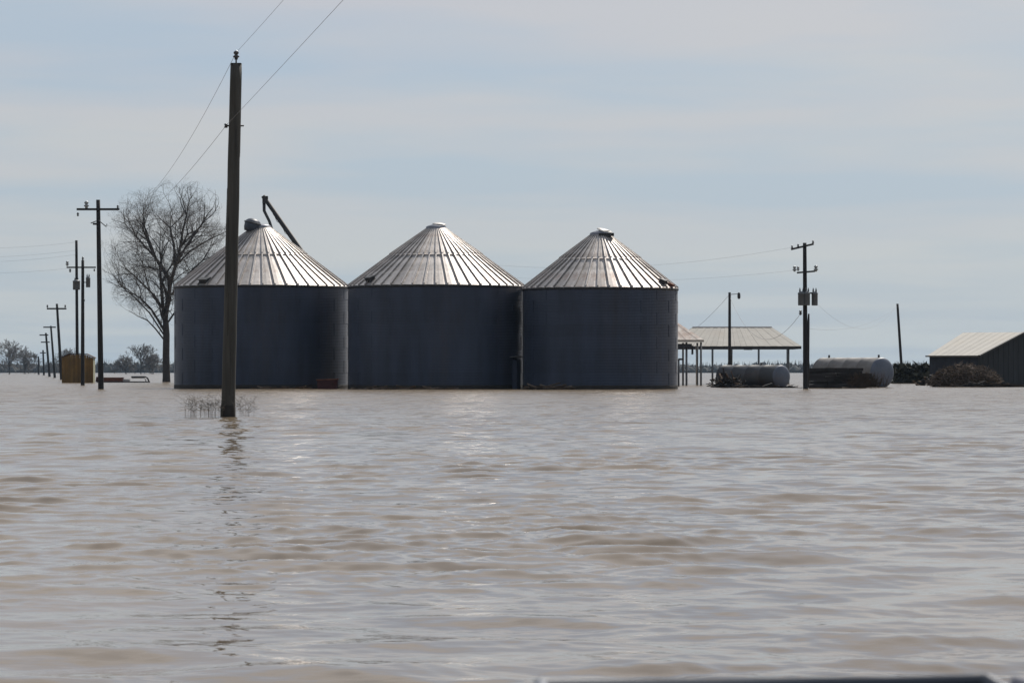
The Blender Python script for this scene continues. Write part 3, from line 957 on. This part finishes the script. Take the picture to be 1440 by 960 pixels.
# ------------------------------------------------------------------ right: open shed, small rusty-roofed shelter
def sheet_roof(root, corners, n, m, name='roof_sheet', th=.03):
    """corners: eave left, eave right, ridge right, ridge left; cut into n separate sheets"""
    el, er, rr_, rl = [Vector(c) for c in corners]
    nrm = (er - el).cross(rr_ - er).normalized()
    for i in range(n):
        t0, t1 = i / n, (i + 1) / n - .0012
        a, b = el.lerp(er, t0), el.lerp(er, t1)
        c, d = rl.lerp(rr_, t1), rl.lerp(rr_, t0)
        up = nrm * (th + (.012 if i % 2 else 0))
        vs = [a, b, c, d, a + up, b + up, c + up, d + up]
        MB().add(vs, [(0, 3, 2, 1), (4, 5, 6, 7), (0, 1, 5, 4), (1, 2, 6, 5), (2, 3, 7, 6), (3, 0, 4, 7)]).build(name, m, root)

def open_shed():
    Y = 350.0; k = Y / FPX
    cx = (940 + 1127) / 2
    b = P(cx, 0, Y)
    root = thing('open_shed', 'long open-sided shed with a pale hipped roof on thin posts right of the bins', 'shed', (b.x, Y, GZ))
    def q(px, py, dy=0): return Vector(((px - cx) * k, dy, CAMH - (py - HOR) * k - GZ))
    D = 9.0
    ridge = [q(977, 460, D / 2), q(1090, 460, D / 2)]
    e = [q(940, 487, 0), q(1127, 487, 0), q(1127, 487, D), q(940, 487, D)]
    sheet_roof(root, (e[0], e[1], ridge[1], ridge[0]), 22, M_CREAM)
    sheet_roof(root, (e[2], e[3], ridge[0], ridge[1]), 6, M_CREAM)
    sheet_roof(root, (e[1], e[2], ridge[1] + Vector((0, .05, 0)), ridge[1] - Vector((0, .05, 0))), 6, M_CREAM)
    sheet_roof(root, (e[3], e[0], ridge[0] - Vector((0, .05, 0)), ridge[0] + Vector((0, .05, 0))), 4, M_CREAM)
    MB().tube([ridge[0] + Vector((0, 0, .06)), ridge[1] + Vector((0, 0, .06))], .07, 6).build('ridge_cap', M_RING, root)
    for dy in (0.05, D - .05):
        MB().box(q(cx, 488.8, dy), (187 * k, .10, .24)).build('eave_beam', M_DARK, root)
    for px in (942, 1126):
        MB().box(q(px, 488.8, D / 2), (.10, D - .3, .22)).build('eave_beam', M_DARK, root)
    MB().box(q(1052, 490.5, .0), (.8, .2, .2)).build('beam_bracket', M_DARK, root)
    for px, dy in ((965.5, .1), (1002, .1), (1067, .1), (1107.5, .1), (986, D - .2), (1037, D - .2), (1119, D - .2), (950, D - .2)):
        a = q(px, 488, dy); a.z -= .1
        bt = Vector((a.x, a.y, 0))
        MB().tube([bt, a], .10 if dy < 1 else .07, 8).build('post', M_POST, root, True)
open_shed()

def rusty_shelter():
    Y = 318.0; k = Y / FPX
    cx = 922
    b = P(cx, 0, Y)
    root = thing('rusty_shelter', 'small shelter with a rust-stained white roof just behind the rightmost bin', 'shelter', (b.x, Y, GZ))
    def q(px, py, dy=0): return Vector(((px - cx) * k, dy, CAMH - (py - HOR) * k - GZ))
    D = 7.0
    ap = q(cx, 432, D / 2)
    e = [q(854, 478, 0), q(990, 478, 0), q(990, 478, D), q(854, 478, D)]
    for a, c, n in ((0, 1, 16), (1, 2, 8), (2, 3, 8), (3, 0, 8)):
        sheet_roof(root, (e[a], e[c], ap + (e[c] - e[a]).normalized() * .05, ap - (e[c] - e[a]).normalized() * .05), n, M_RUSTROOF)
    MB().box(q(cx, 479.5, -.02), (136 * k, .06, .16)).build('gutter', M_WHITE, root)
    MB().box(q(cx - 8, 486.5, .3), (118 * k, .5, .42)).build('beam', M_DARK, root)
    for px in (965.5, 986, 880):
        for dy in (.3, D - .4):
            a = q(px, 481, dy)
            MB().tube([Vector((a.x, dy, 0)), a], .09, 8).build('post', M_POST, root, True)
    MB().tube([q(979, 486, 1), q(980, 500, 1), q(980, 541, 1)], .03, 6).build('downpipe', M_PIPE, root, True)
    MB().box(q(974, 492, .4), (.18, .18, .8)).build('hanging_chain', M_DARK, root)
rusty_shelter()

def meter_post():
    Y = 300.0; k = Y / FPX
    b = P(954.5, 0, Y)
    root = thing('meter_post', 'short dark post with a small box on top beside the rightmost bin', 'post', (b.x, Y, GZ))
    z = P(0, 505, Y).z - GZ
    MB().tube([(0, 0, 0), (0, 0, z)], .07, 8).build('post', M_DARK, root, True)
    MB().box((.18, 0, z), (.42, .2, .16)).build('meter_box', M_DARK, root)
meter_post()

# ------------------------------------------------------------------ tanks
def tank(end_px, end_py, rpx, Y, L, rot, label, m, noz=(.25,), mh=None):
    k = Y / FPX
    rad = rpx * k
    c = P(end_px, end_py, Y)
    root = thing('storage_tank', label, 'storage tank', (c.x, c.y, c.z), 0)
    ax = Vector((-math.sin(rot), math.cos(rot), 0))           # away from the near end
    zq = ax.to_track_quat('Z', 'Y').to_matrix()
    prof = [(.001, -.30 * rad)]
    for i in range(1, 9):
        a = i / 8 * PI / 2
        prof.append((rad * math.sin(a), -.30 * rad * math.cos(a)))
    head = MB().lathe(prof, 40, axis=zq).build('tank_head', mh or m, root, True)
    nring = max(3, int(L / 1.6))
    for i in range(nring):
        z0, z1 = L * i / nring, L * (i + 1) / nring
        MB().lathe([(rad, z0), (rad, z1 - .04), (rad + .012, z1 - .035), (rad + .012, z1)], 40, axis=zq).build('shell_ring', m, root, True)
    prof2 = [(r, L - z) for r, z in prof]
    MB().lathe(prof2, 40, axis=zq).build('tank_head', m, root, True)
    for t in noz:
        p = ax * (L * t) + Vector((0, 0, rad))
        MB().tube([p - Vector((0, 0, .05)), p + Vector((0, 0, .22))], .08, 8).build('filler_neck', M_DARK, root, True)
    for t in (.15, .8):
        p = ax * (L * t)
        MB().box(p + Vector((0, 0, -rad * .9)), (rad * 1.6, .3, rad * .8 + .6), Matrix.Rotation(rot, 3, 'Z')).build('cradle', M_DARK, root)
    return root
tank(1098.5, 529.5, 16.3, 292, 7.0, R(38), 'dark horizontal tank lying under the open shed, behind floating debris', M_TANK, (.35,), M_TANK2)
tank(1240, 524, 21.5, 283, 7.2, R(35), 'big pale grey horizontal tank with a domed end, left of the leaning pole', M_TANK3, (.05, .9), M_TANK2)

debris('debris_heap', 'heap of dark broken boards and scrap before the smaller tank', 'debris heap', P(1022, 545, 277), 1.0, 1.0, .85, 150, M_TIMBER, M_BRUSH, 12, False)
debris('driftwood', 'thin line of dark driftwood along the smaller tank bottom', 'driftwood', P(1070, 546, 270), 2.6, .4, .22, 80, M_TIMBER, M_BRUSH, 13)

def timber_stack():
    """long stack of dark wet timber between the transformer pole and the big tank"""
    rnd = random.Random(31)
    Y = 266.0; k = Y / FPX
    c = P(1180, 0, Y)
    root = thing('timber_stack', 'long stack of dark wet timbers in front of the big pale tank', 'timber stack', (c.x, Y, 0))
    for row in range(8):
        z = .02 + row * .20
        x = -2.3
        while x < 2.5:
            L = rnd.uniform(1.1, 2.4)
            if row > 5 and x > .6 + rnd.random(): break
            xe = min(x + L, rnd.uniform(2.0, 2.75))
            if xe - x < .4: break
            rot = Matrix.Rotation(rnd.gauss(0, .025), 3, 'Y') @ Matrix.Rotation(rnd.gauss(0, .03), 3, 'Z')
            MB().box(((x + xe) / 2, rnd.uniform(-.2, .2), z + rnd.uniform(-.012, .012)), (xe - x - .03, .5, .205), rot).build('timber', M_TIMBER, root)
            x = xe
    br = MB()
    for i in range(260):
        x = rnd.gauss(1.9, .6)
        br.tube([(x, -.5, rnd.uniform(0, .6)), (x + rnd.uniform(-.5, .5), -.6 + rnd.uniform(-.2, .2), rnd.uniform(.3, 1.25))], [.03, .012], 4)
    tag(br.build('brush', M_BRUSH, root), kind='stuff')
timber_stack()

# ------------------------------------------------------------------ barn, hedge, brush mound at the right edge
def barn():
    YB = 330.0
    k = YB / FPX
    B = P(1375, 500.5, YB)
    th = R(40)
    e = Vector((-math.cos(th), math.sin(th), 0)); r = Vector((math.sin(th), math.cos(th), 0))
    Lx = 62 * k / math.cos(th); hw = 74 * k / math.sin(th)
    rise = 34 * k
    root = thing('barn', 'dark barn with a pale metal roof and black gable at the right edge', 'barn', (B.x, B.y, GZ))
    H = B.z - GZ
    z = Vector((0, 0, 1))
    o = Vector((0, 0, 0))
    # roof planes (with overhang), in sheets
    el, er = e * Lx + z * H, o + z * H
    rr_, rl = r * hw + z * (H + rise), r * hw + e * (Lx + .9) + z * (H + rise)
    ov = .25
    sheet_roof(root, (el - r * ov + e * ov - z * ov * rise / hw, er - r * ov - e * ov - z * ov * rise / hw, rr_ - e * ov, rl + e * ov), 16, M_WHITE)
    er2, el2 = r * 2 * hw + z * H, r * 2 * hw + e * Lx + z * H
    sheet_roof(root, (er2 - e * ov, el2 + e * ov, rl + e * ov, rr_ - e * ov), 8, M_WHITE)
    n = 14                                                          # long wall boards
    for i in range(n):
        a, b = e * (Lx * i / n), e * (Lx * (i + 1) / n)
        t = r * .05; s = r * (.02 * (i % 2))
        hz = z * (H - .05)
        MB().add([a + s, b + s, b + hz + s, a + hz + s, a + t + s, b + t + s, b + hz + t + s, a + hz + t + s],
                 [(0, 1, 2, 3), (7, 6, 5, 4), (0, 4, 5, 1), (3, 2, 6, 7), (0, 3, 7, 4), (1, 5, 6, 2)]).build('board', M_BARN, root)
    n = 34                                                          # gable boards
    for i in range(n):
        u0, u1 = 2 * hw * i / n, 2 * hw * (i + 1) / n
        def gz(u): return H - .04 + rise * (1 - abs(u - hw) / hw)
        t = e * .05; s = e * (.02 * (i % 2))
        a, b = r * u0, r * u1
        MB().add([a + s, b + s, b + z * gz(u1) + s, a + z * gz(u0) + s, a + t + s, b + t + s, b + z * gz(u1) + t + s, a + z * gz(u0) + t + s],
                 [(3, 2, 1, 0), (4, 5, 6, 7), (0, 1, 5, 4), (3, 7, 6, 2), (0, 4, 7, 3), (1, 2, 6, 5)]).build('board', M_BARN2, root)
    f = MB()
    f.tube([er - e * (ov + .04) - r * ov, rr_ - e * (ov + .04)], .13, 4); f.build('barge_board', M_DARK, root)
    MB().tube([el + e * ov - r * (ov + .02), er - e * ov - r * (ov + .02)], .07, 4).build('eave_board', M_DARK, root)
barn()
debris('debris_heap', 'low clutter of dark boards against the barn left wall', 'debris heap', P(1325, 541, 318), 2.2, .8, 1.0, 120, M_TIMBER, M_BRUSH, 44, False)

def leafy_scrub(name, label, cat, x0, x1, pyt, Y, m, seed, depth, stuffn=900):
    rnd = random.Random(seed)
    k = Y / FPX
    c = P((x0 + x1) / 2, 0, Y)
    root = thing(name, label, cat, (c.x, Y, 0))
    w = (x1 - x0) * k / 2
    H = P(0, pyt, Y).z
    mb = MB()
    for i in range(stuffn):
        x = rnd.uniform(-w, w); y = rnd.uniform(-depth, depth)
        hh = H * (.82 + .18 * noise.noise(Vector((x * .7, seed, 0))))
        z = rnd.uniform(-.3, hh)
        s = rnd.uniform(.12, .32)
        a = [Vector((rnd.gauss(0, s), rnd.gauss(0, s), rnd.gauss(0, s))) for _ in range(3)]
        p = Vector((x, y, z))
        mb.add([p + a[0], p + a[1], p + a[2]], [(0, 1, 2)])
    tag(mb.build('foliage', m, root), kind='stuff')
    st = MB()
    for i in range(26):
        x = rnd.uniform(-w, w)
        st.tube([(x, 0, GZ), (x + rnd.gauss(0, .15), rnd.uniform(-depth, depth), H * rnd.uniform(.7, 1.08))], [.04, .015], 4)
    st.build('stem', M_BRUSH, root)
leafy_scrub('hedge', 'dark olive scrub filling the gap between the leaning pole and the barn', 'hedge', 1258, 1312, 510.5, 372, M_HEDGE, 3, .9, 2600)

def brush_mound():
    rnd = random.Random(77)
    Y = 287.0; k = Y / FPX
    c = P(1358, 0, Y)
    root = thing('brush_pile', 'rounded pile of brown cut brush and twigs in front of the barn', 'brush pile', (c.x, Y, 0))
    w, d, h = 52 * k, 1.6, P(0, 512, Y).z
    core = MB()
    n, rws = 36, 7
    vs = []
    for j in range(rws + 1):
        t = j / rws * PI / 2
        for i in range(n):
            a = 2 * PI * i / n
            q = 1 + .16 * noise.noise(Vector((math.cos(a) * 2, math.sin(a) * 2, j * .7)))
            vs.append((w * .88 * math.cos(t) * math.cos(a) * q, d * .88 * math.cos(t) * math.sin(a) * q, h * .82 * math.sin(t) * q - .05))
    fs = [(j * n + i, j * n + (i + 1) % n, (j + 1) * n + (i + 1) % n, (j + 1) * n + i) for j in range(rws) for i in range(n)]
    core.add(vs, fs); core.build('packed_core', M_BRUSH, root)
    a, b = MB(), MB()
    for i in range(2600):
        u = rnd.uniform(-1, 1); v = rnd.uniform(-1, 1)
        e = 1 - u * u - v * v
        if e <= 0: continue
        z = h * math.sqrt(e) * rnd.uniform(.55, 1.05)
        p = Vector((u * w, v * d, z))
        dr = Vector((rnd.gauss(u * .5, .6), rnd.gauss(0, .6), rnd.gauss(.1, .35))).normalized()
        L = rnd.uniform(.25, .8)
        (a if rnd.random() < .7 else b).tube([p - dr * L / 2, p + dr * L / 2], [.022, .012], 3, cap=False)
    tag(a.build('brown_twig', M_BRUSH, root), kind='stuff'); tag(b.build('pale_twig', M_BRUSHL, root), kind='stuff')
brush_mound()
debris('driftwood', 'dark line of driftwood along the foot of the barn at the right edge', 'driftwood', P(1395, 544, 284), 3.6, .4, .35, 150, M_TIMBER, M_BRUSH, 19)

# ------------------------------------------------------------------ dead weeds round the near pole
def weeds(x0, x1, pyt, n, label, seed):
    rnd = random.Random(seed)
    Y = 100.5; k = Y / FPX
    c = P((x0 + x1) / 2, 0, Y)
    mb = MB()
    w = (x1 - x0) * k / 2
    for i in range(n):
        x = max(-w, min(w, rnd.gauss(0, w * .55))) if rnd.random() < .5 else rnd.uniform(-w, w)
        h = P(0, pyt, Y).z * rnd.uniform(.35, 1.0)
        y = rnd.uniform(-.5, .3)
        tip = Vector((x + rnd.gauss(0, .16), y + rnd.gauss(0, .08), h))
        mid = Vector((x + rnd.gauss(0, .05), y, h * .5))
        mb.tube([(x, y, GZ), mid, tip], [.0045, .0035, .002], 4, cap=False)
        for j in range(6):
            p = mid.lerp(tip, rnd.random())
            mb.tube([p, p + Vector((rnd.gauss(0, .10), rnd.gauss(0, .05), rnd.uniform(-.02, .12)))], [.0035, .0025], 3, cap=False)
    o = mb.build('dead_weeds', M_REED, None, False, (c.x, Y, 0))
    tag(o, label, 'weeds', kind='stuff')
weeds(262, 312, 552, 60, 'thin dead weeds poking out of the water left of the near pole', 1)
weeds(333, 354, 556, 20, 'thin dead weeds poking out of the water right of the near pole', 2)

# ------------------------------------------------------------------ boat bow in the very foreground
def boat():
    Yb = 2.9
    k = Yb / FPX
    a = P(760, 958, Yb); c = P(1388, 957, Yb)
    zt = c.z
    xc = (a.x + c.x) / 2; hw = (c.x - a.x) / 2
    root = thing('flat_bottomed_boat', 'out-of-focus dark edge of a small boat at the bottom of the picture', 'boat', (xc, Yb, 0))
    L = 1.8
    # hull: square bow at y=0, stern towards the camera; the gunwale dips a little to the left
    def sec(y, s, zb):
        return [Vector((-hw * s, y, zt - .003)), Vector((hw * s, y, zt)), Vector((hw * s * .8, y, zb)), Vector((-hw * s * .8, y, zb))]
    secs = [sec(0, 1, .18), sec(-.5, 1.02, -.02), sec(-1.2, 1.06, -.12), sec(-L, 1.04, -.12)]
    outer = [v for s in secs for v in s]
    fs = []
    for j in range(3):
        o = j * 4
        fs += [(o + 1, o + 5, o + 6, o + 2), (o + 2, o + 6, o + 7, o + 3), (o + 3, o + 7, o + 4, o)]
    fs += [(0, 1, 2, 3), (15, 14, 13, 12)]
    MB().add(outer, fs).build('hull', M_BOAT, root)
    dk = MB(); dk.add([(-hw * .97, -.03, zt - .05), (hw * .97, -.03, zt - .03), (hw * .98, -.9, zt - .03), (-hw * .98, -.9, zt - .05)], [(3, 2, 1, 0)])
    dk.build('bow_deck', M_BOAT, root)
    g = MB().tube([(-hw * 1.04, -L, zt - .004), (-hw * 1.06, -1.2, zt - .004), (-hw, 0, zt - .004), (hw, 0, zt - .001), (hw * 1.06, -1.2, zt), (hw * 1.04, -L, zt)], .007, 8)
    g.build('gunwale', M_BOAT, root, True)
    for y in (-.8, -1.5):
        MB().box((0, y, zt - .12), (hw * 1.9, .28, .03)).build('bench', M_BOAT, root)
    cl = MB().tube([(hw + .015, -.03, zt - .002), (hw + .055, -.03, zt - .008)], .009, 10)
    cl.build('corner_cap', M_CHROME, root, True)
boat()

# ------------------------------------------------------------------ haze
hz = MB().box((0, 0, 0), (16400, 10000, 34))
me = hz.mesh('haze', M_MUD)
me.materials.clear()
hm = bpy.data.materials.new('haze_air'); hm.use_nodes = True
hn = hm.node_tree.nodes; hn.clear()
ho = hn.new('ShaderNodeOutputMaterial'); pv = hn.new('ShaderNodeVolumePrincipled')
pv.inputs['Color'].default_value = (0.55, 0.76, 1.0, 1)
pv.inputs['Density'].default_value = 0.00004
pv.inputs['Anisotropy'].default_value = 0.0
hm.node_tree.links.new(pv.outputs[0], ho.inputs['Volume'])
me.materials.append(hm)
h = link('haze', me, None, (0, 3300, GZ - 1 + 17))
tag(h, 'pale haze lying over the flooded land', 'haze', kind='stuff')
